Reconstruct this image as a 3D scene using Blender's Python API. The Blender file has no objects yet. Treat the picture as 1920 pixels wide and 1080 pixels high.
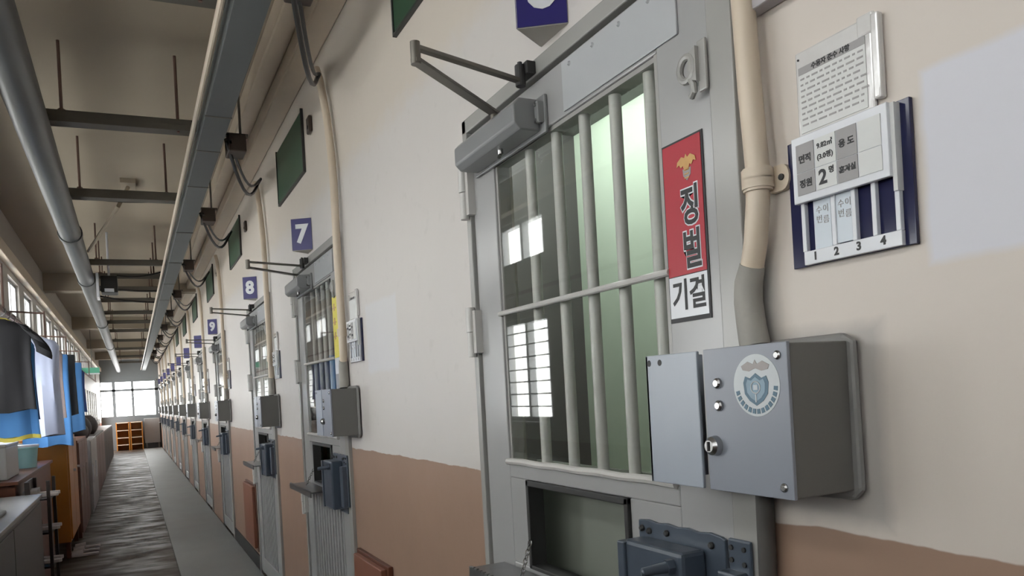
import bpy, bmesh, math, random
from mathutils import Vector, Matrix
random.seed(7)
SC = bpy.context.scene
COL = SC.collection

# ------------------------------------------------------------------ camera
FPX, SL = 1420.0, 0.055
n_ = math.sqrt(1 + SL * SL); c_, s_ = 1 / n_, SL / n_
th = math.radians(26.664)
Fw = Vector((math.sin(th), math.cos(th), 0)); R0 = Vector((math.cos(th), -math.sin(th), 0)); U0 = Vector((0, 0, 1))
Xc = c_ * R0 - s_ * U0; Yc = s_ * R0 + c_ * U0; Zc = -Fw
cam_d = bpy.data.cameras.new('camera'); cam = bpy.data.objects.new('camera', cam_d); COL.objects.link(cam)
cam_d.sensor_width = 36; cam_d.lens = FPX / 1920 * 36; cam_d.shift_y = 188.8 / 1920; cam_d.clip_start = 0.02
cam.matrix_world = Matrix(((Xc.x, Yc.x, Zc.x, 0), (Xc.y, Yc.y, Zc.y, 0), (Xc.z, Yc.z, Zc.z, 1.3), (0, 0, 0, 1)))
SC.camera = cam

# ------------------------------------------------------------------ light
wd = bpy.data.worlds.new('sky'); SC.world = wd; wd.use_nodes = True
bg = wd.node_tree.nodes['Background']; bg.inputs[0].default_value = (1.0, 0.955, 0.94, 1); bg.inputs[1].default_value = 9.0
SC.view_settings.view_transform = 'Standard'; SC.view_settings.look = 'None'
SC.view_settings.exposure = 0.42; SC.view_settings.gamma = 1.0; SC.view_settings.use_curve_mapping = False

W = 0.92          # corridor side of the cell wall
XL = -1.0         # corridor side of the window wall
FZ = -0.14        # floor level
Y0, Y1 = -5.0, 31.0
CEIL = 3.22
DOORS = [1.0, 3.62, 5.68, 8.6, 11.0, 13.4, 15.8, 18.2, 20.6, 23.0, 25.4, 27.8]

# ------------------------------------------------------------------ materials
def mat(name, col, rough=0.5, metal=0.0, vary=0.0, scale=6.0, coat=0.0, bump=0.0, spec=0.5, col2=None):
    m = bpy.data.materials.new(name); m.use_nodes = True
    nt = m.node_tree; b = nt.nodes['Principled BSDF']
    b.inputs['Roughness'].default_value = rough; b.inputs['Metallic'].default_value = metal
    b.inputs['Coat Weight'].default_value = coat; b.inputs['Coat Roughness'].default_value = 0.08
    b.inputs['Specular IOR Level'].default_value = spec
    tc = nt.nodes.new('ShaderNodeTexCoord'); nz = nt.nodes.new('ShaderNodeTexNoise')
    nz.inputs['Scale'].default_value = scale; nz.inputs['Detail'].default_value = 5
    nt.links.new(tc.outputs['Object'], nz.inputs['Vector'])
    mx = nt.nodes.new('ShaderNodeMix'); mx.data_type = 'RGBA'
    c2 = col2 if col2 else tuple(max(0, v * (1 - vary)) for v in col)
    mx.inputs['A'].default_value = (*col, 1); mx.inputs['B'].default_value = (*c2, 1)
    nt.links.new(nz.outputs['Fac'], mx.inputs['Factor']); nt.links.new(mx.outputs['Result'], b.inputs['Base Color'])
    if bump:
        bp = nt.nodes.new('ShaderNodeBump'); bp.inputs['Strength'].default_value = bump; bp.inputs['Distance'].default_value = 0.01
        nt.links.new(nz.outputs['Fac'], bp.inputs['Height']); nt.links.new(bp.outputs['Normal'], b.inputs['Normal'])
    return m

def emit(name, col, s):
    m = bpy.data.materials.new(name); m.use_nodes = True
    b = m.node_tree.nodes['Principled BSDF']
    b.inputs['Emission Color'].default_value = (*col, 1); b.inputs['Emission Strength'].default_value = s
    return m

def glass(name, tint=(0.93, 0.98, 0.96), boost=1.0):
    m = bpy.data.materials.new(name); m.use_nodes = True
    nt = m.node_tree; out = nt.nodes['Material Output']; nt.nodes.remove(nt.nodes['Principled BSDF'])
    t = nt.nodes.new('ShaderNodeBsdfTransparent'); t.inputs[0].default_value = (*tint, 1)
    g = nt.nodes.new('ShaderNodeBsdfGlossy'); g.inputs['Roughness'].default_value = 0.02
    fr = nt.nodes.new('ShaderNodeFresnel'); fr.inputs[0].default_value = 1.5
    mu = nt.nodes.new('ShaderNodeMath'); mu.operation = 'MULTIPLY'; mu.inputs[1].default_value = boost; mu.use_clamp = True
    mx = nt.nodes.new('ShaderNodeMixShader')
    ge = nt.nodes.new('ShaderNodeNewGeometry'); inv = nt.nodes.new('ShaderNodeMath'); inv.operation = 'SUBTRACT'; inv.inputs[0].default_value = 1.0
    nt.links.new(ge.outputs['Backfacing'], inv.inputs[1]); m2 = nt.nodes.new('ShaderNodeMath'); m2.operation = 'MULTIPLY'
    nt.links.new(fr.outputs[0], mu.inputs[0]); nt.links.new(mu.outputs[0], m2.inputs[0]); nt.links.new(inv.outputs[0], m2.inputs[1])
    nt.links.new(m2.outputs[0], mx.inputs[0])            # one reflection, at the outer face of the pane
    nt.links.new(t.outputs[0], mx.inputs[1]); nt.links.new(g.outputs[0], mx.inputs[2]); nt.links.new(mx.outputs[0], out.inputs[0])
    return m

def N(nt, t, **kw):
    n = nt.nodes.new(t)
    for k, v in kw.items(): setattr(n, k, v)
    return n

def wall_material(name, dado_z, upper, lower, patch=False):
    m = bpy.data.materials.new(name); m.use_nodes = True
    nt = m.node_tree; L = nt.links; b = nt.nodes['Principled BSDF']; b.inputs['Roughness'].default_value = 0.42
    tc = N(nt, 'ShaderNodeTexCoord'); sp = N(nt, 'ShaderNodeSeparateXYZ'); L.new(tc.outputs['Object'], sp.inputs[0])
    def math_(op, a, bb, clamp=False):
        q = N(nt, 'ShaderNodeMath', operation=op, use_clamp=clamp)
        for i, v in enumerate((a, bb)):
            if v is None: continue
            if isinstance(v, (int, float)): q.inputs[i].default_value = v
            else: L.new(v, q.inputs[i])
        return q.outputs[0]
    def noise(scale, detail=4):
        q = N(nt, 'ShaderNodeTexNoise'); q.inputs['Scale'].default_value = scale; q.inputs['Detail'].default_value = detail
        L.new(tc.outputs['Object'], q.inputs['Vector']); return q.outputs['Fac']
    def mixc(f, a, bb):
        q = N(nt, 'ShaderNodeMix', data_type='RGBA'); L.new(f, q.inputs['Factor'])
        for s, v in (('A', a), ('B', bb)):
            if isinstance(v, tuple): q.inputs[s].default_value = (*v, 1)
            else: L.new(v, q.inputs[s])
        return q.outputs['Result']
    big = noise(1.3); fine = noise(16)
    up = mixc(big, upper, tuple(v * 0.93 for v in upper))
    dirt = math_('MULTIPLY', math_('SUBTRACT', fine, 0.62, ), 2.2, True)
    up = mixc(dirt, up, tuple(v * 0.72 for v in upper))
    yy, zz = sp.outputs['Y'], sp.outputs['Z']
    wob = math_('MULTIPLY', math_('SUBTRACT', noise(9), 0.5), 0.02)
    def box(y0, y1, z0, z1, soft, wb=None):
        wv = wb if wb is not None else math_('MULTIPLY', math_('SUBTRACT', noise(14), 0.5), soft * 2.5)
        y = math_('ADD', yy, wv); z = math_('ADD', zz, wv)
        dy = math_('SUBTRACT', math_('ABSOLUTE', math_('SUBTRACT', y, (y0 + y1) / 2), None), (y1 - y0) / 2)
        dz = math_('SUBTRACT', math_('ABSOLUTE', math_('SUBTRACT', z, (z0 + z1) / 2), None), (z1 - z0) / 2)
        d = math_('MAXIMUM', dy, dz)
        return math_('SUBTRACT', 1.0, math_('DIVIDE', math_('ADD', d, soft), soft * 2), True)
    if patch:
        up = mixc(box(-6, 0.99, 0.5, 4.0, 0.01), up, (0.605, 0.548, 0.495))  # warm light painted in: cream tint on the wall nearest the camera
        up = mixc(box(-6, 40, 2.35, 4.0, 0.05), up, (0.58, 0.525, 0.46))  # browner light under the ceiling, painted in as a cream band
        up = mixc(box(0.1, 0.622, 1.432, 1.676, 0.006), up, (0.60, 0.60, 0.65))
        up = mixc(math_('MULTIPLY', box(2.78, 3.2, 1.40, 1.69, 0.01), 0.7), up, (0.60, 0.60, 0.62))
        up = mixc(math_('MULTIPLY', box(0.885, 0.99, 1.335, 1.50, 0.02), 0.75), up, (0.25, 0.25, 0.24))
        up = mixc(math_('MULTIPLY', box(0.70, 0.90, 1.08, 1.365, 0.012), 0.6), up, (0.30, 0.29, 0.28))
    dz = math_('MULTIPLY', math_('SUBTRACT', math_('ADD', zz, wob), dado_z), 400)
    f = math_('SUBTRACT', 1.0, dz, True)
    lo = mixc(noise(3), lower, tuple(v * 0.82 for v in lower))
    L.new(mixc(f, up, lo), b.inputs['Base Color'])
    bp = N(nt, 'ShaderNodeBump'); bp.inputs['Strength'].default_value = 0.25; bp.inputs['Distance'].default_value = 0.01
    L.new(noise(5, 6), bp.inputs['Height']); L.new(bp.outputs[0], b.inputs['Normal'])
    return m

M = dict(
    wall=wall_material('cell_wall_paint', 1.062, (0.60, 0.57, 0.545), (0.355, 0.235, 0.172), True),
    lwall=wall_material('window_wall_paint', 0.89, (0.50, 0.47, 0.43), (0.16, 0.07, 0.045)),
    ewall=mat('end_wall_paint', (0.20, 0.225, 0.24), 0.5, vary=0.1),
    ceil=mat('ceiling_paint', (0.37, 0.315, 0.24), 0.8, vary=0.15, scale=1.5),
    cream=mat('cream_pipe_paint', (0.66, 0.56, 0.44), 0.35, vary=0.12, scale=8),
    frame=mat('door_paint', (0.36, 0.355, 0.34), 0.25, vary=0.12, scale=5, bump=0.06),
    leaf=mat('door_leaf_paint', (0.375, 0.375, 0.375), 0.22, vary=0.12, scale=4, bump=0.05),
    plate=mat('door_cover_sheet', (0.46, 0.475, 0.49), 0.2, vary=0.06, scale=10),
    bar=mat('bar_paint', (0.55, 0.54, 0.52), 0.3, vary=0.1),
    box=mat('lock_box_paint', (0.25, 0.27, 0.315), 0.32, vary=0.08, scale=9, bump=0.04),
    boxback=mat('lock_box_back', (0.23, 0.225, 0.22), 0.5, vary=0.2, scale=20, bump=0.3),
    latch=mat('latch_paint', (0.075, 0.095, 0.125), 0.3, vary=0.2, scale=20, bump=0.1),
    closer=mat('closer_paint', (0.24, 0.245, 0.25), 0.3, vary=0.12, scale=12),
    steel=mat('bare_steel', (0.5, 0.5, 0.5), 0.25, metal=0.9, vary=0.3, scale=40),
    arm=mat('arm_steel', (0.20, 0.185, 0.16), 0.35, metal=0.6, vary=0.2, scale=20),
    dark=mat('dark_metal', (0.035, 0.035, 0.035), 0.5, vary=0.3),
    black=mat('black_cable', (0.012, 0.011, 0.01), 0.45),
    brownbox=mat('dark_brown_box', (0.045, 0.03, 0.022), 0.5, vary=0.3),
    tray=mat('tray_grey', (0.095, 0.105, 0.106), 0.5, vary=0.2, scale=3),
    duct=mat('duct_grey', (0.10, 0.105, 0.103), 0.4, vary=0.3, scale=3),
    hang=mat('hanger_steel', (0.115, 0.105, 0.085), 0.5, vary=0.3, scale=8),
    green=mat('green_panel', (0.018, 0.065, 0.032), 0.4, vary=0.1),
    blue=mat('sign_blue', (0.020, 0.015, 0.15), 0.35, vary=0.08),
    navy=mat('board_navy', (0.014, 0.016, 0.06), 0.15, vary=0.1, coat=0.15, spec=0.3),
    white=mat('white_plastic', (0.72, 0.74, 0.78), 0.25, vary=0.05),
    signside=mat('sign_side_grey', (0.42, 0.40, 0.36), 0.5, vary=0.05),
    paper=mat('paper', (0.66, 0.67, 0.66), 0.5, vary=0.1, scale=30),
    sleeve=mat('clear_sleeve', (0.68, 0.67, 0.66), 0.08, vary=0.14, scale=40, coat=1.0, bump=0.15),
    greycell=mat('grey_cell', (0.32, 0.31, 0.31), 0.4, vary=0.08),
    ink=mat('ink', (0.015, 0.015, 0.018), 0.5),
    red=mat('sign_red', (0.42, 0.012, 0.03), 0.4, vary=0.06),
    gold=mat('gold', (0.62, 0.36, 0.12), 0.4, vary=0.2, scale=60),
    silver=mat('silver_grey', (0.36, 0.33, 0.32), 0.4, vary=0.2, scale=60),
    yellow=mat('sign_yellow', (0.75, 0.66, 0.05), 0.4, vary=0.1),
    teal=mat('emblem_teal', (0.10, 0.19, 0.26), 0.4, vary=0.3, scale=80),
    pale=mat('emblem_pale_blue', (0.26, 0.38, 0.48), 0.4, vary=0.3, scale=60),
    sticker=mat('sticker_white', (0.50, 0.54, 0.56), 0.3, vary=0.06, scale=50),
    cellwall=mat('cell_pale_green', (0.62, 0.75, 0.62), 0.6, vary=0.06, scale=2),
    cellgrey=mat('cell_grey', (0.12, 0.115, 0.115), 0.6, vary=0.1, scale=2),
    cellfloor=mat('cell_floor', (0.5, 0.5, 0.42), 0.4, vary=0.2),
    glass=glass('door_glass', (0.98, 0.99, 0.98), 1.5), winglass=glass('window_glass', (0.97, 1, 1)),
    frost=mat('frosted_panel', (0.42, 0.5, 0.52), 0.3),
    alu=mat('aluminium_sash', (0.42, 0.43, 0.43), 0.35, metal=0.3, vary=0.1),
    lamp=emit('lamp_tube', (0.97, 1.0, 0.94), 38),
    mat_=mat('grey_mat', (0.23, 0.24, 0.23), 0.5, vary=0.3, scale=2.2, bump=0.08),
    tag=mat('name_tag', (0.62, 0.68, 0.74), 0.25, vary=0.04),
    orange=mat('orange_wood', (0.50, 0.19, 0.03), 0.35, vary=0.25, scale=5),
    redwood=mat('red_brown_wood', (0.13, 0.045, 0.025), 0.4, vary=0.3, scale=5),
    hatch=mat('hatch_brown', (0.24, 0.10, 0.065), 0.45, vary=0.2, scale=5),
    benchtop=mat('bench_top', (0.36, 0.36, 0.36), 0.25, vary=0.2, scale=4),
    bench=mat('bench_grey', (0.11, 0.11, 0.105), 0.4, vary=0.15, scale=4),
    rackdark=mat('rack_dark', (0.03, 0.022, 0.02), 0.5, vary=0.3),
    shoe=mat('shoe_white', (0.55, 0.5, 0.47), 0.5, vary=0.2, scale=20),
    tee_black=mat('cloth_black', (0.022, 0.022, 0.026), 0.9, vary=0.3, scale=14),
    tee_blue=mat('cloth_blue', (0.10, 0.30, 0.68), 0.9, vary=0.15, scale=14),
    tee_navy=mat('cloth_navy', (0.03, 0.06, 0.18), 0.9, vary=0.2, scale=14),
    tee_white=mat('cloth_white', (0.62, 0.68, 0.88), 0.9, vary=0.05, scale=14),
    tee_pink=mat('cloth_taupe', (0.38, 0.31, 0.30), 0.9, vary=0.1, scale=14),
    tee_char=mat('cloth_charcoal', (0.05, 0.055, 0.06), 0.9, vary=0.2, scale=14),
    hem=mat('cloth_yellow', (0.72, 0.62, 0.12), 0.8, vary=0.1, scale=14),
    rust=mat('rail_brown', (0.20, 0.12, 0.095), 0.5, vary=0.3, scale=10),
    boxgrey=mat('light_grey_box', (0.42, 0.42, 0.41), 0.4, vary=0.1), teal2=mat('pale_teal_plastic', (0.35, 0.62, 0.62), 0.3, vary=0.1),
    hangerw=mat('hanger_white', (0.7, 0.7, 0.68), 0.4),
    exitgreen=mat('pale_green_sign', (0.12, 0.42, 0.28), 0.4),
)

def floor_material():
    m = mat('floor_paint', (0.088, 0.068, 0.052), 0.36, vary=0.35, scale=1.6, bump=0.0, spec=0.12)
    nt = m.node_tree; L = nt.links; b = nt.nodes['Principled BSDF']
    tc = N(nt, 'ShaderNodeTexCoord'); mp = N(nt, 'ShaderNodeMapping'); mp.inputs['Scale'].default_value = (1.0, 2.2, 1)
    nz = N(nt, 'ShaderNodeTexNoise'); nz.inputs['Scale'].default_value = 3.0; nz.inputs['Detail'].default_value = 3
    L.new(tc.outputs['Object'], mp.inputs[0]); L.new(mp.outputs[0], nz.inputs['Vector'])
    bp = N(nt, 'ShaderNodeBump'); bp.inputs['Strength'].default_value = 0.05; bp.inputs['Distance'].default_value = 0.02
    rr = N(nt, 'ShaderNodeMapRange'); rr.inputs['From Min'].default_value = 0.35; rr.inputs['From Max'].default_value = 0.65; rr.inputs['To Min'].default_value = 0.34; rr.inputs['To Max'].default_value = 0.60
    L.new(nz.outputs['Fac'], rr.inputs['Value']); L.new(rr.outputs[0], b.inputs['Roughness'])
    L.new(nz.outputs['Fac'], bp.inputs['Height']); L.new(bp.outputs[0], b.inputs['Normal'])
    return m
M['floor'] = floor_material()

# ------------------------------------------------------------------ mesh helpers
class MB:
    def __init__(s): s.bm = bmesh.new()
    def box(s, x0, x1, y0, y1, z0, z1, rz=0.0, pivot=None):
        vs = [s.bm.verts.new((x, y, z)) for x in (x0, x1) for y in (y0, y1) for z in (z0, z1)]
        if rz:
            p = Vector(pivot or ((x0 + x1) / 2, (y0 + y1) / 2, 0)); R = Matrix.Rotation(rz, 3, 'Z')
            for v in vs: v.co = R @ (v.co - p) + p
        for f in ((0, 1, 3, 2), (4, 6, 7, 5), (0, 4, 5, 1), (2, 3, 7, 6), (0, 2, 6, 4), (1, 5, 7, 3)): s.bm.faces.new([vs[i] for i in f])
        return s
    def prism(s, pts, d):                       # closed polygon of 3-D points swept by vector d
        d = Vector(d); a = [s.bm.verts.new(p) for p in pts]; b = [s.bm.verts.new(Vector(p) + d) for p in pts]
        n = len(a); s.bm.faces.new(a[::-1]); s.bm.faces.new(b)
        for i in range(n): s.bm.faces.new((a[i], a[(i + 1) % n], b[(i + 1) % n], b[i]))
        return s
    def tube(s, pts, r, seg=12, closed=False):
        pts = [Vector(p) for p in pts]; rr = r if isinstance(r, (list, tuple)) else [r] * len(pts)
        rings = []; up = None; n = len(pts)
        for i, p in enumerate(pts):
            if closed: t = pts[(i + 1) % n] - pts[i - 1]
            else: t = (pts[min(i + 1, n - 1)] - pts[max(i - 1, 0)])
            t.normalize()
            if up is None: up = Vector((0, 0, 1)) if abs(t.z) < 0.9 else Vector((0, 1, 0))
            a = t.cross(up).normalized(); up = a.cross(t).normalized()
            rings.append([s.bm.verts.new(p + (a * math.cos(k * 2 * math.pi / seg) + up * math.sin(k * 2 * math.pi / seg)) * rr[i]) for k in range(seg)])
        for i in range(n if closed else n - 1):
            A, B = rings[i], rings[(i + 1) % n]
            for k in range(seg): s.bm.faces.new((A[k], A[(k + 1) % seg], B[(k + 1) % seg], B[k]))
        if not closed: s.bm.faces.new(rings[0][::-1]); s.bm.faces.new(rings[-1])
        return s
    def cyl(s, p0, p1, r, seg=16): return s.tube([p0, p1], r, seg)
    def loft(s, rings, cap=True):
        R = [[s.bm.verts.new(p) for p in r] for r in rings]
        for A, B in zip(R, R[1:]):
            n = len(A)
            for k in range(n): s.bm.faces.new((A[k], A[(k + 1) % n], B[(k + 1) % n], B[k]))
        if cap: s.bm.faces.new(R[0][::-1]); s.bm.faces.new(R[-1])
        return s
    def mesh(s, name, material, off=(0, 0, 0), smooth=False):
        o = Vector(off)
        for v in s.bm.verts: v.co -= o
        bmesh.ops.recalc_face_normals(s.bm, faces=s.bm.faces)
        me = bpy.data.meshes.new(name); s.bm.to_mesh(me); s.bm.free()
        me.materials.append(material)
        if smooth:
            for p in me.polygons: p.use_smooth = True
            me.set_sharp_from_angle(angle=math.radians(35))
        return me

def root_off(parent):
    v = Vector((0, 0, 0))
    while parent: v += parent.location; parent = parent.parent
    return v

def obj(name, mb, m, parent=None, bev=0.0, smooth=False, label=None, at=None):
    """at: origin for a top-level mesh; children are expressed relative to their root (all roots unrotated while building)."""
    off = root_off(parent) if parent else Vector(at or (0, 0, 0))
    me = mb.mesh(name, m, off, smooth) if isinstance(mb, MB) else mb
    o = bpy.data.objects.new(name, me); COL.objects.link(o)
    if parent: o.parent = parent
    else: o.location = off
    if bev:
        b = o.modifiers.new('bevel', 'BEVEL'); b.width = bev; b.segments = 2; b.limit_method = 'ANGLE'
    if label: o['label'] = label
    return o

def tag(o, label=None, cat=None, group=None, kind=None):
    if label: o['label'] = label
    if cat: o['category'] = cat
    if group: o['group'] = group
    if kind: o['kind'] = kind
    return o

def thing(name, loc, label, cat, group=None, kind=None):
    o = bpy.data.objects.new(name, None); COL.objects.link(o); o.location = loc; o.empty_display_size = 0.05
    return tag(o, label, cat, group, kind)

def children(o): return [c for c in bpy.data.objects if c.parent == o]
def copy_tree(o, parent=None, skip=()):
    c = o.copy(); COL.objects.link(c); c.parent = parent
    for ch in children(o):
        if ch.name.split('.')[0] in skip: continue
        copy_tree(ch, c, skip)
    return c

def text_mesh(body, size, depth=0.0008, bold=0.0, sx=1.0, align='CENTER'):
    cu = bpy.data.curves.new('lettering', 'FONT'); cu.body = body; cu.size = size; cu.extrude = depth; cu.offset = bold
    cu.align_x = align; cu.align_y = 'CENTER'; cu.resolution_u = 3; cu.space_line = 0.92
    t = bpy.data.objects.new('lettering', cu); COL.objects.link(t)
    bpy.context.view_layer.update()
    me = bpy.data.meshes.new_from_object(t.evaluated_get(bpy.context.evaluated_depsgraph_get()))
    bpy.data.objects.remove(t); bpy.data.curves.remove(cu)
    if sx != 1.0:
        for v in me.vertices: v.co.x *= sx
    return me

def text_on(parent, body, pos, size, m, right=(0, -1, 0), up=(0, 0, 1), name='lettering', **kw):
    me = text_mesh(body, size, **kw); r = Vector(right).normalized(); u = Vector(up).normalized(); nn = r.cross(u)
    p = Vector(pos) - root_off(parent)
    mt = Matrix(((r.x, u.x, nn.x, p.x), (r.y, u.y, nn.y, p.y), (r.z, u.z, nn.z, p.z), (0, 0, 0, 1)))
    me.transform(mt); me.materials.clear(); me.materials.append(m)
    o = bpy.data.objects.new(name, me); COL.objects.link(o); o.parent = parent
    return o

def disc_pts(x, yc, zc, ry, rz, n=32, a0=0, a1=2 * math.pi):
    return [(x, yc + ry * math.cos(a0 + (a1 - a0) * k / n), zc + rz * math.sin(a0 + (a1 - a0) * k / n)) for k in range(n)]

# ------------------------------------------------------------------ room shell
def wall_with_holes(x0, x1, ya, yb, z0, z1, holes):
    mb = MB(); y = ya
    for (h0, h1, spans) in sorted(holes):
        mb.box(x0, x1, y, h0, z0, z1)
        z = z0
        for (a, b) in spans:
            if a > z: mb.box(x0, x1, h0, h1, z, a)
            z = b
        if z < z1: mb.box(x0, x1, h0, h1, z, z1)
        y = h1
    mb.box(x0, x1, y, yb, z0, z1); return mb

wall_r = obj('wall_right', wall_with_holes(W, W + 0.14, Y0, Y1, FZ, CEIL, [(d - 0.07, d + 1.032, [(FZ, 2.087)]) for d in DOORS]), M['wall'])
tag(wall_r, 'cream cell wall with terracotta brown lower band beside the doors', 'wall', kind='structure')
fl = obj('floor', MB().box(-1.2, 2.1, Y0, Y1, FZ - 0.1, FZ), M['floor']); tag(fl, 'glossy brown grey corridor floor', 'floor', kind='structure')
ce = obj('ceiling', MB().box(-1.2, 2.1, Y0, Y1, CEIL, CEIL + 0.1), M['ceil']); tag(ce, 'dim cream corridor ceiling above the pipes', 'ceiling', kind='structure')
WY = [(-4.6 + 1.2 * k, -3.8 + 1.2 * k) for k in range(28) if k != 7]
wall_l = obj('wall_left', wall_with_holes(XL - 0.12, XL, Y0, Y1, FZ, CEIL, [(a, b, [(1.03 if a > 2.3 else 1.5, 1.86), (2.30, 2.66)]) for a, b in WY if b < 28] + [(29.5, 30.4, [(FZ, 2.2)])]), M['lwall'])  # nearer, unseen openings start higher, shaped to dim the lower cell wall
tag(wall_l, 'window wall with dark brown lower band behind the laundry', 'wall', kind='structure')
we = MB().box(-1.12, W + 0.14, Y1, Y1 + 0.1, FZ, 1.08).box(-1.12, W + 0.14, Y1, Y1 + 0.1, 2.32, CEIL).box(-1.12, W + 0.14, Y1, Y1 + 0.1, 1.98, 2.06)
for a, b in ((-1.12, -0.98), (-0.62, -0.52), (0.0, 0.08), (0.78, 1.06)): we.box(a, b, Y1, Y1 + 0.1, 1.08, 2.32)
tag(obj('wall_end', we, M['ewall']), 'bright end wall of the corridor, mostly glazed', 'wall', kind='structure')
tag(obj('wall_near', MB().box(-1.12, W + 0.14, Y0 - 0.1, Y0, FZ, CEIL), M['ewall']), 'plain wall closing the corridor', 'wall', kind='structure')
for i, (a, b) in enumerate(((-0.98, -0.62), (-0.52, 0.0), (0.08, 0.78))):
    r = thing('window_%d' % (40 + i), ((a + b) / 2, Y1 + 0.05, 1.08), 'glazed bay of the bright end wall, %s' % ('beside the window wall' if i == 0 else 'in the middle' if i == 1 else 'beside the cell doors'), 'window', kind='structure')
    obj('pane', MB().box(a, b, Y1 + 0.04, Y1 + 0.046, 1.08, 1.98).box(a, b, Y1 + 0.04, Y1 + 0.046, 2.06, 2.32), M['winglass'], r)
    fr = MB()
    for zz in (1.32, 1.5, 1.68, 1.84): fr.box(a, b, Y1 + 0.03, Y1 + 0.06, zz, zz + 0.02)
    obj('window_frame', fr, M['alu'], r)

# windows of the left wall
w0 = None
for i, (a, b) in enumerate(WY):
    if w0 is None:
        w0 = thing('window_1', (XL - 0.06, (a + b) / 2, 1.03), None, 'window', kind='structure'); cy = (a + b) / 2
        fm = MB(); X0, X1 = XL - 0.09, XL - 0.03
        for z0, z1 in ((1.03, 1.86), (2.30, 2.66)):
            fm.box(X0, X1, a, a + 0.04, z0, z1).box(X0, X1, b - 0.04, b, z0, z1).box(X0, X1, a, b, z0, z0 + 0.035).box(X0, X1, a, b, z1 - 0.035, z1).box(X0, X1, cy - 0.02, cy + 0.02, z0, z1)
        obj('window_frame', fm, M['alu'], w0)
        gm = MB()
        for k in range(7): gm.cyl((XL - 0.02, a, 1.15 + 0.1 * k), (XL - 0.02, b, 1.15 + 0.1 * k), 0.006, 6)
        obj('guard_bar', gm, M['alu'], w0)
        obj('pane', MB().box(XL - 0.062, XL - 0.058, a, b, 1.03, 1.86).box(XL - 0.062, XL - 0.058, a, b, 2.30, 2.66), M['winglass'], w0)
        obj('window_sill', MB().box(XL - 0.02, XL + 0.05, a - 0.03, b + 0.03, 1.0, 1.03), M['boxgrey'], w0)
        w = w0
    else:
        w = copy_tree(w0); w.location.y = (a + b) / 2; w.name = 'window_%d' % (i + 1)
    w['label'] = 'window of the laundry side wall, one of a long row'; w['group'] = 'windows of the laundry side wall'
tag(obj('trim_1', MB().box(XL, XL + 0.07, Y0, Y1, 2.72, 2.84), M['cream'], bev=0.006), 'pale ledge running above the laundry side windows', 'trim', kind='structure')
# cornice on the cell side
co = MB().box(0.80, W, Y0, Y1, 3.02, CEIL).box(0.70, 0.80, Y0, Y1, 3.10, CEIL)
tag(obj('trim_2', co, M['cream'], bev=0.01), 'stepped cream cornice where cell wall meets ceiling', 'trim', kind='structure')
bm_ = MB()
for y in (12.0, 17.5, 23.0, 28.0): bm_.box(-1.0, W, y, y + 0.25, 2.98, CEIL)
tag(obj('trim_3', bm_, M['ceil']), 'shallow ceiling beams crossing the corridor', 'beam', kind='structure')
tag(obj('trim_4', MB().box(W - 0.012, W, 6.75, 8.54, FZ, FZ + 0.13).box(W - 0.012, W, 4.68, 5.6, FZ, FZ + 0.13).box(W - 0.012, W, 2.06, 3.54, FZ, FZ + 0.13), M['dark']), 'dark skirting strip at the foot of the cell wall', 'skirting', kind='structure')
tag(obj('floor_mat', MB().box(0.30, W - 0.013, Y0 + 0.1, 30.6, FZ, FZ + 0.012), M['mat_'], bev=0.004), 'long grey rubber mat laid along the foot of the cell doors', 'floor mat')

# cells behind the wall
cw = MB(); cf = MB(); cc = MB()
XB = 1.90
cw.box(XB, XB + 0.1, Y0, Y1, FZ, 2.6); cf.box(W + 0.14, XB, Y0, Y1, FZ, FZ + 0.02); cc.box(W + 0.14, XB + 0.1, Y0, Y1, 2.46, 2.6)
tag(obj('wall_cell', cw, M['cellwall']), 'pale green back wall inside the cells seen through the bars', 'wall', kind='structure')
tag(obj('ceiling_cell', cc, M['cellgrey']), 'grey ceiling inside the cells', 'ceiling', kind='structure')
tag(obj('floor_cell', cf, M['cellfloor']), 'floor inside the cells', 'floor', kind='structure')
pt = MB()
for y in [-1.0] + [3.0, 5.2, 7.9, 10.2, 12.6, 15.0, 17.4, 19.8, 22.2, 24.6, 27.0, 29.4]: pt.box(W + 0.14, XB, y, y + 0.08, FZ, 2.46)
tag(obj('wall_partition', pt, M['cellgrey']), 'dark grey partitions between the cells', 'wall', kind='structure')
lt = thing('ceiling_lamp', (1.50, 2.4, 2.46), 'fluorescent lamp inside the cell behind the large barred window', 'lamp')
obj('lamp_housing', MB().box(1.45, 1.55, 1.85, 2.95, 2.43, 2.459), M['white'], lt)
obj('tube', MB().cyl((1.50, 1.88, 2.416), (1.50, 2.92, 2.416), 0.014), M['lamp'], lt, smooth=True)

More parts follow.
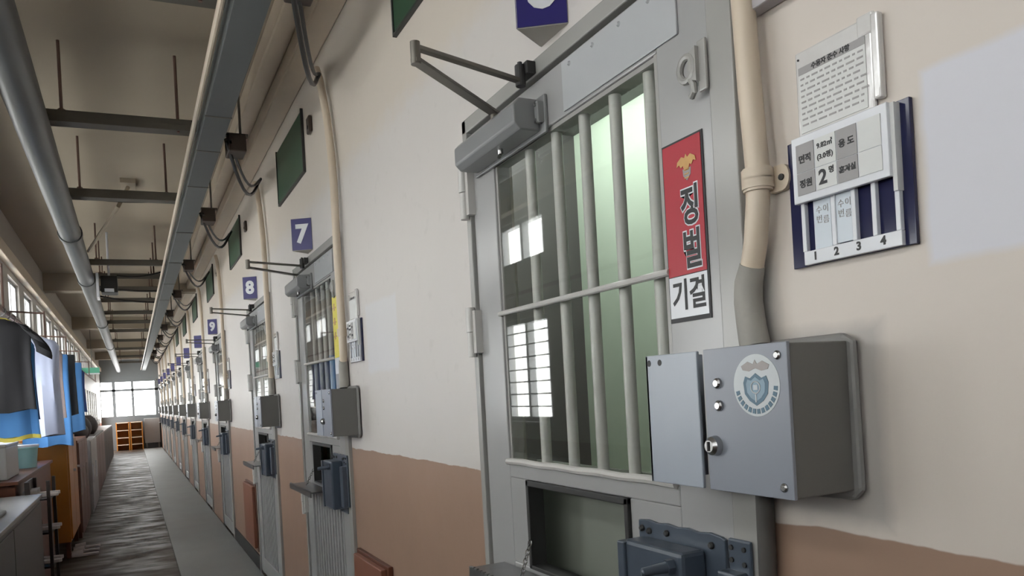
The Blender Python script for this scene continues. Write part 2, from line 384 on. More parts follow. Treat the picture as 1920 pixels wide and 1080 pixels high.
# ------------------------------------------------------------------ cell door
def make_door():
    r = thing('door_1', (W, 1.0, FZ), None, 'door', kind='structure')
    F = MB(); a, b = W - 0.018, W + 0.10
    F.box(a, b, 0.930, 0.989, FZ, 2.087).box(a, b, 2.004, 2.032, FZ, 2.087).box(a, b, 0.930, 2.032, 2.047, 2.087)
    obj('door_frame', F, M['frame'], r, bev=0.003)
    Lf = MB(); x0, x1 = W - 0.008, W + 0.035
    Lf.box(x0, x1, 0.996, 1.137, FZ + .03, 2.04)          # lock stile
    Lf.box(x0, x1, 1.856, 1.998, FZ + .03, 2.04)          # hinge stile
    Lf.box(x0, x1, 1.137, 1.856, 1.915, 2.04)             # top rail
    Lf.box(x0, x1, 1.137, 1.856, 1.06, 1.10)              # rail over the hatch
    Lf.box(x0, x1, 1.137, 1.30, 0.83, 1.06); Lf.box(x0, x1, 1.755, 1.856, 0.83, 1.06)
    Lf.box(x0, x1, 1.137, 1.856, 0.76, 0.83); Lf.box(x0, x1, 1.137, 1.856, FZ + .03, FZ + 0.16)
    obj('leaf', Lf, M['leaf'], r, bev=0.003)
    # lower ribbed panel
    G = MB().box(W + 0.012, W + 0.02, 1.137, 1.856, FZ + .16, 0.76)
    for k in range(11): G.box(W - 0.002, W + 0.014, 1.175 + 0.062 * k, 1.199 + 0.062 * k, FZ + .16, 0.76)
    obj('lower_panel', G, M['leaf'], r, bev=0.002)
    # glazing bead ring and lower ledge
    B = MB(); q = 0.010
    B.box(x0 + .002, x1, 1.137, 1.137 + q, 1.10, 1.915).box(x0 + .006, x1, 1.856 - q, 1.856, 1.10, 1.915).box(x0 + .006, x1, 1.137, 1.856, 1.915 - q, 1.915)
    obj('window_bead', B, M['frame'], r)
    led = [(W - 0.012, 1.14 + 0.0895 * k, 1.103 + (0.0025 if k % 2 else 0)) for k in range(9)]
    obj('window_ledge', MB().tube(led, 0.009, 8), M['bar'], r, smooth=True)
    for yb in (1.695, 1.56, 1.435, 1.315, 1.195):
        obj('bar', MB().cyl((W + 0.020, yb, 1.10), (W + 0.020, yb, 1.915), 0.0135, 14), M['bar'], r, smooth=True)
    obj('cross_rod', MB().cyl((W - 0.009, 1.130, 1.502), (W - 0.009, 1.863, 1.506), 0.007, 10), M['bar'], r, smooth=True)
    obj('pane', MB().box(W + 0.0, W + 0.003, 1.137, 1.856, 1.10, 1.915), M['glass'], r)
    # hatch opening: dark rim, inner glass
    H = MB(); e = 0.014; xa, xb = W - 0.016, W + 0.03
    H.box(xa, xb, 1.30, 1.30 + e, 0.83, 1.06).box(xa, xb, 1.755 - e, 1.755, 0.83, 1.06).box(xa, xb, 1.30, 1.755, 1.045, 1.06).box(xa, xb, 1.30, 1.755, 0.83, 0.84)
    obj('hatch_rim', H, M['dark'], r, bev=0.002)
    obj('hatch_back', MB().box(W + 0.10, W + 0.11, 1.15, 1.9, 0.80, 1.095), M['greygreen'], r)
    lid = MB().box(0.80, W - 0.018, 1.34, 1.90, 0.815, 0.822).box(0.794, 0.802, 1.34, 1.90, 0.795, 0.826)
    for k in range(24): lid.box(0.792, 0.80, 1.35 + 0.0225 * k, 1.362 + 0.0225 * k, 0.822, 0.829)
    obj('hatch_lid', lid, M['lid'], r, bev=0.001, label='folded down metal hatch lid')
    ch = MB(); p0, p1 = Vector((W - 0.02, 1.735, 0.905)), Vector((0.85, 1.70, 0.824))
    for k in range(8):
        c = p0.lerp(p1, (k + .5) / 8); v = (p1 - p0).normalized(); sd = Vector((0, 1, 0)) if k % 2 else v.cross(Vector((0, 1, 0))).normalized()
        ch.tube([c + v * 0.009 * math.cos(t * math.pi / 4) + sd * 0.0055 * math.sin(t * math.pi / 4) for t in range(8)], 0.0017, 6, closed=True)
    obj('hatch_chain', ch, M['steel'], r, smooth=True, label='small steel chain holding the hatch lid')
    # hinges
    for z0, z1 in ((1.797, 1.953), (1.398, 1.541), (0.62, 0.77)):
        hm = MB().cyl((W - 0.03, 2.015, z0), (W - 0.03, 2.015, (z0 + z1) / 2 - .001), 0.0125, 14).cyl((W - 0.03, 2.015, (z0 + z1) / 2 + .001), (W - 0.03, 2.015, z1), 0.0145, 14)
        hm.box(W - 0.03, W - 0.006, 1.985, 2.015, z0 + 0.01, z1 - 0.01)
        obj('hinge', hm, M['bar'], r, smooth=True)
    obj('cover_sheet', MB().box(W - 0.0125, W - 0.0085, 1.07, 1.47, 1.922, 2.034), M['plate'], r, bev=0.001)
    for y in (1.435, 1.34, 1.243, 1.146): obj('screw', MB().tube([(W - 0.017, y, 2.018), (W - 0.0125, y, 2.018)], [0.003, 0.0055], 10), M['plate'], r, smooth=True)
    # hasp with ring
    hp = MB().box(W - 0.026, W - 0.019, 0.985, 1.006, 1.79, 1.878)
    obj('hasp_plate', hp, M['frame'], r, bev=0.003)
    rg = [(W - 0.03, 1.027 + 0.019 * math.cos(t * math.pi / 8), 1.838 + 0.021 * math.sin(t * math.pi / 8)) for t in range(16)]
    hr = MB().tube(rg, 0.0065, 8, closed=True)
    hr.prism([(W - 0.034, y, z) for y, z in ((1.001, 1.808), (1.016, 1.815), (1.024, 1.838), (1.016, 1.862), (1.001, 1.868))], (0.012, 0, 0))
    hr.tube([(W - 0.030, 1.020, 1.818), (W - 0.030, 1.012, 1.806), (W - 0.028, 1.014, 1.795), (W - 0.024, 1.026, 1.790)], 0.006, 8)
    obj('hasp_ring', hr, M['frame'], r, smooth=True)
    return r
M['greygreen'] = mat('hatch_inside', (0.20, 0.215, 0.185), 0.5, vary=0.15)
M['lid'] = mat('hatch_lid_metal', (0.19, 0.19, 0.19), 0.3, metal=0.5, vary=0.2, scale=30)

def make_closer():
    r = thing('door_closer', (W, 1.75, 1.93), 'grey door closer with two long arms on the barred door nearest the lock box', 'door closer', 'door closers on the cell doors')
    x0, x1 = 0.832, 0.902; z0, z1 = 1.910, 1.986; y0, y1 = 1.52, 1.90
    c = 0.016
    y0, y1 = 1.57, 1.935
    pts = [(x0 + c, y0, z0), (x1, y0, z0), (x1, y0, z1), (x0 + c, y0, z1), (x0, y0, z1 - c), (x0, y0, z0 + c)]
    obj('body', MB().prism(pts, (0, y1 - y0, 0)), M['closer'], r, bev=0.004)
    bp = MB().box(0.902, W - 0.0085, 1.545, 1.955, 1.902, 1.992); bp.box(0.885, 0.905, 1.549, 1.566, 1.925, 1.975)
    obj('mounting_plate', bp, M['closer'], r, bev=0.003)
    for z in (1.928, 1.968): obj('screw', MB().cyl((0.893, 1.5575, z), (0.882, 1.5575, z), 0.006, 10), M['steel'], r, smooth=True)
    sc = MB().cyl((0.868, 1.72, 1.912), (0.868, 1.72, 1.896), 0.007, 10); sc.tube([(0.868, 1.72, 1.896), (0.858, 1.71, 1.886)], 0.005, 8)
    obj('valve_screw', sc, M['steel'], r, smooth=True)
    E = (0.575, 1.515); P = (0.868, 1.74)
    obj('spindle', MB().cyl((P[0], P[1], 1.984), (P[0], P[1], 2.012), 0.012, 14), M['arm'], r, smooth=True)
    def flat(p, q, w, z0, z1):
        v = Vector((q[0] - p[0], q[1] - p[1], 0)).normalized(); s = Vector((-v.y, v.x, 0)) * w / 2; a, b = Vector((p[0], p[1], z0)), Vector((q[0], q[1], z0))
        return MB().prism([a - s - v * w / 2, b - s, b - s * .6 + v * w / 3, b + s * .6 + v * w / 3, b + s, a + s - v * w / 2], (0, 0, z1 - z0))
    obj('main_arm', flat(P, E, 0.026, 2.004, 2.012), M['arm'], r, bev=0.001)
    Q = (0.872, 1.60)
    obj('fore_arm', flat(Q, E, 0.017, 2.032, 2.042), M['arm'], r, bev=0.002)
    el = MB().cyl((E[0], E[1], 2.0), (E[0], E[1], 2.048), 0.011, 12)
    obj('elbow', el, M['arm'], r, smooth=True)
    br = MB().box(0.878, W - 0.018, 1.575, 1.635, 2.050, 2.080).cyl((0.872, 1.60, 2.024), (0.872, 1.60, 2.075), 0.013, 14).cyl((0.872, 1.60, 2.075), (0.872, 1.60, 2.083), 0.007, 6)
    obj('frame_bracket', br, M['dark'], r, bev=0.002)
    return r

def make_number(d, label):
    r = thing('number_sign', (W, 1.51, 2.12), label, 'number sign', 'number signs above the cell doors')
    z0, z1 = 2.115, 2.29; A = Vector((W, 1.447, z0)); Bv = Vector((0.822, 1.513, z0)); C = Vector((W, 1.575, z0))
    obj('body', MB().prism([A, Bv, C], (0, 0, z1 - z0)), M['signside'], r, bev=0.001)
    rt = (A - Bv).normalized(); nn = rt.cross(Vector((0, 0, 1)))
    rt2 = (Bv - C).normalized(); n2 = rt2.cross(Vector((0, 0, 1)))
    for (P, Q, n3) in ((Bv, A, nn), (C, Bv, n2)):
        p0 = P + n3 * 0.0008; q0 = Q + n3 * 0.0008; v = (q0 - p0).normalized()
        obj('face', MB().prism([p0 + v * .002 + Vector((0, 0, .002)), q0 - v * .002 + Vector((0, 0, .002)), q0 - v * .002 + Vector((0, 0, z1 - z0 - .002)), p0 + v * .002 + Vector((0, 0, z1 - z0 - .002))], n3 * 0.0012), M['blue'], r, label='blue front face')
    if d:
        for (P, Q, n3, rr) in ((Bv, A, nn, rt), (C, Bv, n2, rt2)):
            c = (P + Q) / 2 + n3 * 0.0035 + Vector((0, 0, (z1 - z0) / 2 - 0.002))
            text_on(r, d, c, 0.135, M['white'], right=rr, bold=0.006, name='number')
    return r

def make_lockbox(label):
    r = thing('lock_box', (W, 0.83, 1.10), label, 'lock box', 'grey lock boxes beside the cell doors')
    obj('back_plate', MB().prism([(W - 0.004, y, z) for y, z in ((0.745, 1.115), (0.90, 1.112), (0.915, 1.12), (0.91, 1.348), (0.89, 1.353), (0.75, 1.354), (0.731, 1.342), (0.729, 1.13))], (-0.012, 0, 0)), M['boxback'], r, bev=0.006)
    obj('case', MB().box(0.792, W - 0.015, 0.742, 0.905, 1.13, 1.342), M['boxside'], r, bev=0.002)
    obj('front_cover', MB().box(0.786, 0.792, 0.7405, 0.9065, 1.129, 1.3435), M['box'], r, bev=0.001)
    for y, z in ((0.757, 1.326), (0.757, 1.145)):
        obj('screw', MB().tube([(0.786, y, z), (0.784, y, z), (0.782, y, z)], [0.0065, 0.0062, 0.004], 14), M['steel'], r, smooth=True)
    for y, z in ((0.876, 1.291), (0.875, 1.2575)):
        obj('rivet', MB().tube([(0.786, y, z), (0.782, y, z), (0.7795, y, z)], [0.0085, 0.008, 0.005], 14), M['steel'], r, smooth=True)
    k = obj('key_knob', MB().tube([(0.786, 0.888, 1.197), (0.776, 0.888, 1.197), (0.771, 0.888, 1.197)], [0.0155, 0.014, 0.009], 18), M['steel'], r, smooth=True)
    obj('key_slot', MB().box(0.769, 0.7722, 0.8865, 0.8895, 1.190, 1.204), M['ink'], k)
    # emblem sticker
    yc, zc, R = 0.799, 1.286, 0.044
    st = obj('emblem_sticker', MB().prism(disc_pts(0.786, yc, zc, R, R, 48), (-0.0006, 0, 0)), M['sticker'], r)
    x = 0.7853
    arc = MB()
    for kk in range(13):
        a = math.radians(180 + 12 + kk * 13); b2 = a + math.radians(9)
        arc.prism([(x, yc - rr * math.cos(t), zc + rr * math.sin(t)) for rr, t in ((0.0335, a), (0.0335, b2), (0.0405, b2), (0.0405, a))], (-0.0005, 0, 0))
    obj('lettering_ring', arc, M['teal'], st)
    sh = [(-0.024, 0.004), (-0.020, 0.013), (-0.011, 0.010), (0, 0.017), (0.011, 0.010), (0.020, 0.013), (0.024, 0.004), (0.022, -0.012), (0.013, -0.022), (0, -0.029), (-0.013, -0.022), (-0.022, -0.012)]
    obj('shield', MB().prism([(x, yc - u, zc + v) for u, v in sh], (-0.0005, 0, 0)), M['teal'], st)
    obj('shield_inner', MB().prism([(x - .0005, yc - u * .76, zc - .001 + v * .76) for u, v in sh], (-0.0004, 0, 0)), M['pale'], st)
    rg = MB().tube([(x - .001, yc - 0.0085 * math.cos(t * math.pi / 10), zc - .003 + 0.0085 * math.sin(t * math.pi / 10)) for t in range(20)], 0.0011, 6, closed=True)
    rg.box(x - .0015, x - .001, yc - 0.0012, yc + .0012, zc - 0.024, zc - .012).box(x - .0015, x - .001, yc - 0.004, yc + .004, zc - 0.0065, zc + .0005)
    obj('shield_mark', rg, M['sticker'], st)
    wg = [(0, 0.036), (0.004, 0.030), (0.014, 0.034), (0.027, 0.028), (0.024, 0.022), (0.012, 0.020), (0, 0.024)]
    wp = [(x, yc - u, zc + v) for u, v in wg] + [(x, yc + u, zc + v) for u, v in wg[::-1][1:-1]]
    obj('eagle', MB().prism(wp, (-0.0005, 0, 0)), M['silver'], st)
    return r
M['boxside'] = mat('lock_box_side', (0.155, 0.155, 0.145), 0.4, vary=0.12, scale=6)

def make_keeper(label):
    r = thing('keeper_plate', (W, 0.98, 1.10), label, 'keeper plate', 'lavender grey keeper plates beside the lock boxes')
    obj('plate', MB().box(0.786, 0.792, 0.922, 1.053, 1.129, 1.3425).box(0.786, W - 0.014, 1.046, 1.053, 1.129, 1.3425), M['keeper'], r, bev=0.0015)
    for y in (1.043, 1.014): obj('bolt_hole', MB().tube([(0.7861, y, 1.3295), (0.7855, y, 1.3295)], 0.0052, 14), M['ink'], r)
    return r
M['keeper'] = mat('keeper_paint', (0.36, 0.40, 0.46), 0.3, vary=0.1, scale=8)

def make_latch(label):
    r = thing('door_latch', (W, 1.10, 0.70), label, 'latch', 'blue grey bolt latches below the lock boxes')
    fp = MB()
    top = [(1.262 - 0.03 * k, 1.003 + (0.0035 if k % 2 else 0)) for k in range(9)]
    fp.prism([(W - 0.009, y, z) for y, z in [(1.262, 0.72)] + top + [(1.012, 0.999), (1.012, 0.72)]], (-0.008, 0, 0))
    obj('flange', fp, M['latch'], r, bev=0.002)
    obj('case', MB().box(0.845, W - 0.017, 1.06, 1.235, 0.74, 0.975), M['latch'], r, bev=0.008)
    obj('side_rib', MB().box(0.838, W - 0.017, 1.225, 1.248, 0.74, 0.972), M['latch'], r, bev=0.003)
    kn = MB().tube([(0.846, 1.085, 0.95), (0.805, 1.098, 0.945), (0.792, 1.102, 0.943), (0.789, 1.103, 0.943)], [0.011, 0.0085, 0.0085, 0.006], 16); kn.tube([(0.846, 1.085, 0.95), (0.834, 1.0888, 0.949)], 0.0145, 6)
    obj('handle', kn, M['latch'], r, smooth=True)
    for y, z in ((1.248, 0.988), (1.17, 0.988), (1.045, 0.985), (1.225, 0.985)): obj('bolt', MB().tube([(W - 0.017, y, z), (W - 0.021, y, z), (W - 0.024, y, z)], [0.0065, 0.0065, 0.004], 12), M['dark'], r, smooth=True)
    kp = MB().box(W - 0.027, W - 0.019, 0.942, 0.995, 0.76, 1.008); kp.box(0.87, W - 0.019, 0.95, 1.0, 0.76, 0.955)
    obj('strike', kp, M['latch'], r, bev=0.006)
    for y, z in ((0.985, 0.993), (0.955, 0.993), (0.985, 0.972), (0.955, 0.968)): obj('bolt', MB().tube([(W - 0.027, y, z), (W - 0.030, y, z)], 0.0045, 10), M['dark'], r, smooth=True)
    ly = [(0.83 - 0.015 * math.sin(t), 1.285 + 0.05 * t, 0.93 + 0.015 * math.sin(t * 1.3)) for t in [k * 0.45 for k in range(6)]]
    obj('lever', MB().tube([(W - 0.02, 1.27, 0.93)] + [(0.885, 1.275, 0.932)] + [(0.875, 1.29, 0.86), (0.873, 1.33, 0.855)], 0.006, 8), M['dark'], r, smooth=True)
    return r

M['sleevegrey'] = mat('mortar_smeared', (0.40, 0.38, 0.34), 0.6, vary=0.5, scale=14, bump=0.3, col2=(0.22, 0.215, 0.20))
def make_conduit(y0, label):
    """cream conduit dropping from the ceiling to the lock box; built for y0 = 0.895"""
    r = thing('conduit_pipe', (W, 0.89, 1.36), label, 'conduit', 'cream conduits beside the cell doors')
    X = 0.89; R = 0.0185
    pts = [(0.875, 1.045, 2.90), (0.885, 1.025, 2.84), (X, 0.945, 2.62), (X, 0.905, 2.45), (X, 0.885, 2.30), (X, 0.892, 2.0), (X, 0.884, 1.75), (X, 0.877, 1.62), (X, 0.880, 1.57), (X + .003, 0.892, 1.51), (X + 0.006, 0.910, 1.46)]
    obj('pipe', MB().tube(pts, R, 16), M['cream'], r, smooth=True)
    obj('lower_sleeve', MB().tube([(X + 0.004, 0.903, 1.475), (X + 0.006, 0.915, 1.45), (X + 0.007, 0.919, 1.42), (X + 0.005, 0.913, 1.38), (X + .003, 0.905, 1.345)], [0.020, 0.0225, 0.023, 0.0235, 0.0245], 14), M['sleevegrey'], r, smooth=True, label='grey smeared lower end of the pipe')
    cl = MB()
    for z in (1.598, 1.612): cl.tube([(X, 0.878, z - 0.008), (X, 0.878, z + 0.008)], R + 0.006, 18)
    cl.tube([(X, 0.878, 1.586), (X, 0.878, 1.622)], R + 0.004, 18)
    cl.prism([(W - 0.004, 0.87, 1.582)] + [(W - 0.004, 0.846 - 0.014 * math.sin(t), 1.602 - 0.020 * math.cos(t)) for t in [k * math.pi / 8 for k in range(9)]] + [(W - 0.004, 0.87, 1.622)], (-0.008, 0, 0))
    cm = obj('clamp', cl, M['cream'], r, smooth=True)
    obj('screw', MB().tube([(W - 0.012, 0.846, 1.602), (W - 0.015, 0.846, 1.602)], 0.005, 10), M['dark'], cm)
    return r

def make_board(label, label_doc):
    r = thing('name_board', (W, 0.734, 1.46), label, 'name board', 'name boards beside the cell doors')
    obj('backing', MB().box(W - 0.008, W - 0.001, 0.633, 0.836, 1.458, 1.648), M['navy'], r, bev=0.001, label='glossy navy backing panel')
    rk = MB(); x0, x1 = W - 0.016, W - 0.008
    rk.box(x0, x1, 0.648, 0.808, 1.459, 1.479)
    for y in (0.806, 0.753, 0.719, 0.687, 0.652): rk.box(x0, x1, y - 0.0035, y + 0.0035, 1.479, 1.56)
    obj('tag_rack', rk, M['white'], r, bev=0.001)
    for y0_, y1_, zz in ((0.759, 0.789, 1.475), (0.7225, 0.7495, 1.481)):
        t = obj('name_tag', MB().box(W - 0.013, W - 0.009, y0_, y1_, zz, 1.552), M['tag'], r)
        for k, s in enumerate('수번') : text_on(t, s, (W - 0.0135, (y0_ + y1_) / 2 + 0.005, 1.535 - 0.014 * k), 0.012, M['greycell'], depth=0.0003)
        for k, s in enumerate('이름') : text_on(t, s, (W - 0.0135, (y0_ + y1_) / 2 - 0.007, 1.535 - 0.016 * k), 0.012, M['greycell'], depth=0.0003)
    for k, y in enumerate((0.787, 0.750, 0.713, 0.675)): text_on(r, str(k + 1), (W - 0.0165, y, 1.4695), 0.016, M['ink'], bold=0.0006, depth=0.0003, name='slot_number')
    cx0, cx1 = W - 0.026, W - 0.017
    card = obj('status_card', MB().box(cx0, cx1, 0.653, 0.812, 1.5495, 1.646), M['white'], r, bev=0.001)
    x = cx0 - 0.0004
    obj('gutter', MB().box(W - 0.020, W - 0.008, 0.647, 0.653, 1.53, 1.645), M['paper'], r)
    cells = [(0.771, 0.803, 1.593, 1.634, 'greycell'), (0.771, 0.803, 1.560, 1.592, 'greycell'), (0.7335, 0.769, 1.593, 1.634, 'paper'), (0.7335, 0.769, 1.560, 1.592, 'paper'),
             (0.699, 0.732, 1.593, 1.634, 'greycell'), (0.699, 0.732, 1.560, 1.592, 'greycell'), (0.662, 0.697, 1.593, 1.634, 'paper'), (0.662, 0.697, 1.560, 1.592, 'paper')]
    for a, b, c, d, mm in cells: obj('card_cell', MB().box(x - 0.0008, x, a, b, c, d), M[mm], card)
    for s, y, z, sz, bo in (('면적', 0.787, 1.611, 0.0125, .0004), ('정원', 0.787, 1.575, 0.0125, .0004), ('9.82㎡', 0.7515, 1.622, 0.010, .0002), ('(3.0평)', 0.7515, 1.606, 0.010, .0002),
                        ('2', 0.757, 1.576, 0.029, .0008), ('명', 0.742, 1.583, 0.0105, .0003), ('용 도', 0.7155, 1.613, 0.012, .0004), ('혼거실', 0.7155, 1.577, 0.010, .0003)):
        text_on(card, s, (x - 0.0012, y, z), sz, M['ink'], bold=bo, depth=0.0003)
    d = thing('notice_sleeve', (W, 0.747, 1.65), label_doc, 'notice', 'notices in plastic sleeves above the name boards')
    obj('sleeve', MB().box(W - 0.008, W - 0.001, 0.682, 0.813, 1.65, 1.777), M['sleeve'], d, bev=0.003)
    sh = obj('sheet', MB().box(W - 0.0092, W - 0.0082, 0.692, 0.806, 1.655, 1.752), M['paper'], d)
    obj('heading_band', MB().box(W - 0.0097, W - 0.0093, 0.692, 0.806, 1.741, 1.752), M['greycell'], sh)
    text_on(sh, '수용자 준수 사항', (W - 0.0100, 0.749, 1.7465), 0.0095, M['ink'], bold=.0003, depth=0.0002)
    ln = MB()
    for k in range(9):
        y = 0.803
        while y > 0.70:
            wl = random.uniform(0.004, 0.014); ln.box(W - 0.0097, W - 0.0094, y - wl, y, 1.733 - 0.0085 * k, 1.7355 - 0.0085 * k); y -= wl + 0.004
    obj('text_lines', ln, M['greycell'], sh)
    obj('tape_end', MB().box(W - 0.010, W - 0.0015, 0.678, 0.704, 1.752, 1.781), M['sleeve'], d, bev=0.003)
    obj('pin', MB().tube([(W - 0.008, 0.806, 1.765), (W - 0.0095, 0.806, 1.765)], 0.0016, 8), M['ink'], d)
    obj('edge_strip', MB().box(W - 0.014, W - 0.001, 0.668, 0.680, 1.66, 1.775), M['sleeve'], d, bev=0.003)
    return r, d

NEAR = 'on the barred door nearest the lock box with the emblem sticker'
D1 = make_door()
CL = make_closer()
NM = make_number('6', 'blue number sign 6, cut by the top edge of the picture')
LB = make_lockbox('large grey lock box with round emblem sticker and chrome key knob')
KP = make_keeper('large lavender grey keeper plate with two bolt holes, under the white label')
LT = make_latch('blue grey bolt latch under the large lock box with the sticker'); LT.location.z += 0.019
CP = make_conduit(0.9, 'thick cream conduit running down into the large lock box with the sticker')
BD, DC = make_board('navy name board with status card reading 2 and slots 1 to 4', 'creased clear sleeve with a printed notice above the large navy name board')

words_ = {3.62: 'number 7', 5.68: 'number 8', 8.6: 'number 9'}
nth = ['first', 'second', 'third', 'fourth', 'fifth', 'sixth', 'seventh', 'eighth']
D1['label'] = 'light grey cell door with barred window, red sign and open hatch'
for i, d in enumerate(DOORS[1:]):
    dy = d - DOORS[0]
    where = 'under blue number sign %s' % words_[d][-1] if d in words_ else '%s door beyond blue number sign 9' % nth[i - 3]
    def clone(o, label, skip=()):
        c = copy_tree(o, None, skip); c.location.y += dy; c['label'] = label; return c
    far = i > 3
    c = clone(D1, 'grey barred cell door, ' + where, ('screw', 'hatch_chain') if far else ()); c.name = 'door_%d' % (i + 2)
    clone(CL, 'grey door closer on the cell door ' + where, ('screw',) if far else ())
    clone(LB, 'grey lock box by the cell door ' + where, ('emblem_sticker', 'screw', 'rivet') if far else ('emblem_sticker',))
    clone(KP, 'grey keeper plate on the cell door ' + where, ('bolt_hole',) if far else ())
    clone(LT, 'dark bolt latch on the cell door ' + where, ('bolt',) if far else ())
    clone(CP, 'thin cream conduit beside the cell door ' + where, ('clamp',) if far else ())
    if i < 5:
        clone(BD, 'name board right of the cell door ' + where, ('status_card',) if i > 1 else ())
        clone(DC, 'plastic sleeve notice right of the cell door ' + where, ('text_lines',))
    if d in words_:
        nsg = make_number(words_[d][-1], 'small blue sign with white %s above a cell door' % words_[d])
        # keep the sign geometry, move it along the wall
        nsg.location.y = 1.51 + dy + {3.62: 0.08, 5.68: 0.05, 8.6: 0.25}[d]
    else:
        nsg = make_number('', 'blue sign above the cell door, ' + where); nsg.location.y = 1.51 + dy

# ------------------------------------------------------------------ red banner on door 6
rs = thing('punishment_sign', (W, 1.078, 1.41), 'tall red sign with gold emblem and black lettering, on the lock stile', 'sign')
x = W - 0.0085
obj('border', MB().box(x - 0.0015, x, 1.021, 1.133, 1.405, 1.735), M['ink'], rs)
obj('red_panel', MB().box(x - 0.0025, x - 0.0015, 1.026, 1.130, 1.490, 1.731), M['red'], rs)
obj('white_panel', MB().box(x - 0.0025, x - 0.0015, 1.026, 1.130, 1.413, 1.4885), M['white'], rs)
for s, z in (('징', 1.606), ('벌', 1.528)):
    text_on(rs, s, (x - 0.0028, 1.060, z), 0.074, M['white'], bold=0.0042, depth=0.0003, sx=0.78, name='lettering_outline')
    text_on(rs, s, (x - 0.0036, 1.060, z), 0.074, M['ink'], bold=0.0016, depth=0.0003, sx=0.78)
text_on(rs, '기결', (x - 0.0030, 1.076, 1.450), 0.060, M['ink'], bold=0.0012, depth=0.0003, sx=0.86)
em = obj('emblem', MB().prism([(x - 0.0026, 1.064 - u, 1.682 + v) for u, v in ((-0.011, -0.004), (0.011, -0.004), (0.010, -0.016), (0, -0.026), (-0.010, -0.016))], (-0.0006, 0, 0)), M['silver'], rs)
wg = [(0, 0.022), (0.004, 0.015), (0.012, 0.019), (0.024, 0.012), (0.026, 0.003), (0.019, 0.006), (0.014, -0.001), (0.009, 0.002), (0.006, -0.006), (0, -0.008)]
obj('emblem_wings', MB().prism([(x - 0.0034, 1.064 - u, 1.682 + v) for u, v in wg] + [(x - 0.0034, 1.064 + u, 1.682 + v) for u, v in wg[::-1][1:-1]], (-0.0006, 0, 0)), M['gold'], em)
em2 = MB()
for k in range(3): em2.box(x - 0.0040, x - 0.0032, 1.058, 1.070, 1.660 + 0.007 * k, 1.662 + 0.007 * k)
obj('emblem_detail', em2, M['gold'], em)
ys = thing('notice_sign', (W, 3.70, 1.41), 'narrow yellow sign on the window of the door numbered 7', 'sign')
obj('yellow_panel', MB().box(x - 0.002, x, 3.62 + .03, 3.62 + .125, 1.50, 1.80), M['yellow'], ys)
obj('white_panel', MB().box(x - 0.002, x, 3.62 + .03, 3.62 + .125, 1.42, 1.4985), M['white'], ys)
mk = MB()
for z in (1.73, 1.66, 1.59): mk.box(x - 0.003, x - 0.002, 3.70, 3.72, z, z + 0.035).box(x - 0.003, x - 0.002, 3.68, 3.74, z + .01, z + 0.017)
obj('marks', mk, M['gold'], ys)

M['trunk'] = mat('trunking_lilac', (0.44, 0.42, 0.44), 0.4, vary=0.08)
# grey trunking at the top right
tk = thing('cable_trunking', (W, 0.6, 1.865), 'lilac grey rectangular trunking fixed high beside the thick cream conduit', 'trunking')
obj('cover', MB().box(W - 0.03, W - 0.001, 0.1, 0.893, 1.868, 2.05), M['trunk'], tk, bev=0.003)
obj('bracket', MB().cyl((W - 0.032, 0.868, 1.915), (W - 0.038, 0.868, 1.915), 0.012, 14).box(W - 0.04, W - 0.03, 0.855, 0.90, 1.905, 1.922), M['bar'], tk, bev=0.002)
M['stub'] = mat('stub_dark_grey', (0.085, 0.08, 0.075), 0.5, vary=0.2)
# grey stub pipe under the box
tag(obj('stub_conduit', MB().tube([(0.902, 0.912, 1.112), (0.902, 0.915, 0.9), (0.902, 0.915, 0.0)], 0.0145, 16), M['stub'], smooth=True, at=(0.902, 0.915, 0.0)), 'dark grey pipe running down from under the large lock box', 'pipe')

# ------------------------------------------------------------------ green wall panels, sensors, hatches
for k, (a, b, zb, lab) in enumerate([(1.80, 2.592, 2.60, 'largest, cut by the top edge'), (4.22, 5.0, 2.565, 'above and beyond number sign 7'), (6.92, 7.7, 2.60, 'above and beyond number sign 8'),
                                (9.4, 10.2, 2.60, 'above and beyond number sign 9'), (11.9, 12.7, 2.60, 'the second past number sign 9'), (14.4, 15.2, 2.60, 'the third past number sign 9'), (16.9, 17.7, 2.60, 'the fourth past number sign 9')]):
    g = thing('vent_panel', (W, (a + b) / 2, zb), 'dark green panel high on the cell wall, ' + lab, 'panel', 'green panels high on the cell wall')
    obj('cover', MB().box(W - 0.012, W - 0.001, a, b, zb, zb + 0.33), M['green'], g, bev=0.002)
    obj('rim', MB().box(W - 0.016, W - 0.001, a - 0.012, a, zb - .01, zb + 0.34).box(W - 0.016, W - 0.001, b, b + 0.012, zb - .01, zb + 0.34).box(W - 0.016, W - 0.001, a, b, zb - 0.01, zb), M['dark'], g)
for y, z, l in ((4.03, 2.71, 'seven'), (6.56, 2.72, 'eight'), (8.9, 2.72, 'nine')):
    s = thing('wall_sensor', (W, y, z), 'tiny dark oblong wall sensor above the door closer of door %s' % l, 'sensor', 'dark wall sensors')
    obj('case', MB().box(W - 0.02, W - 0.001, y - 0.035, y + 0.035, z, z + 0.085), M['brownbox'], s, bev=0.006)
    obj('lens', MB().cyl((W - 0.02, y, z + 0.03), (W - 0.024, y, z + 0.03), 0.01), M['black'], s)
for a, b, l in ((3.03, 3.46, 'between doors 6 and 7'), (6.78, 7.36, 'beyond door 8')):
    h = thing('service_hatch', (W, (a + b) / 2, 0), 'reddish brown wooden service hatch low on the wall %s' % l, 'hatch', 'brown service hatches')
    obj('panel', MB().box(W - 0.045, W - 0.02, a, b, 0.06, 0.585), M['hatch'], h, bev=0.004)
    obj('hatch_frame', MB().box(W - 0.02, W - 0.001, a - 0.03, b + 0.03, 0.03, 0.60), M['redwood'], h, bev=0.003)

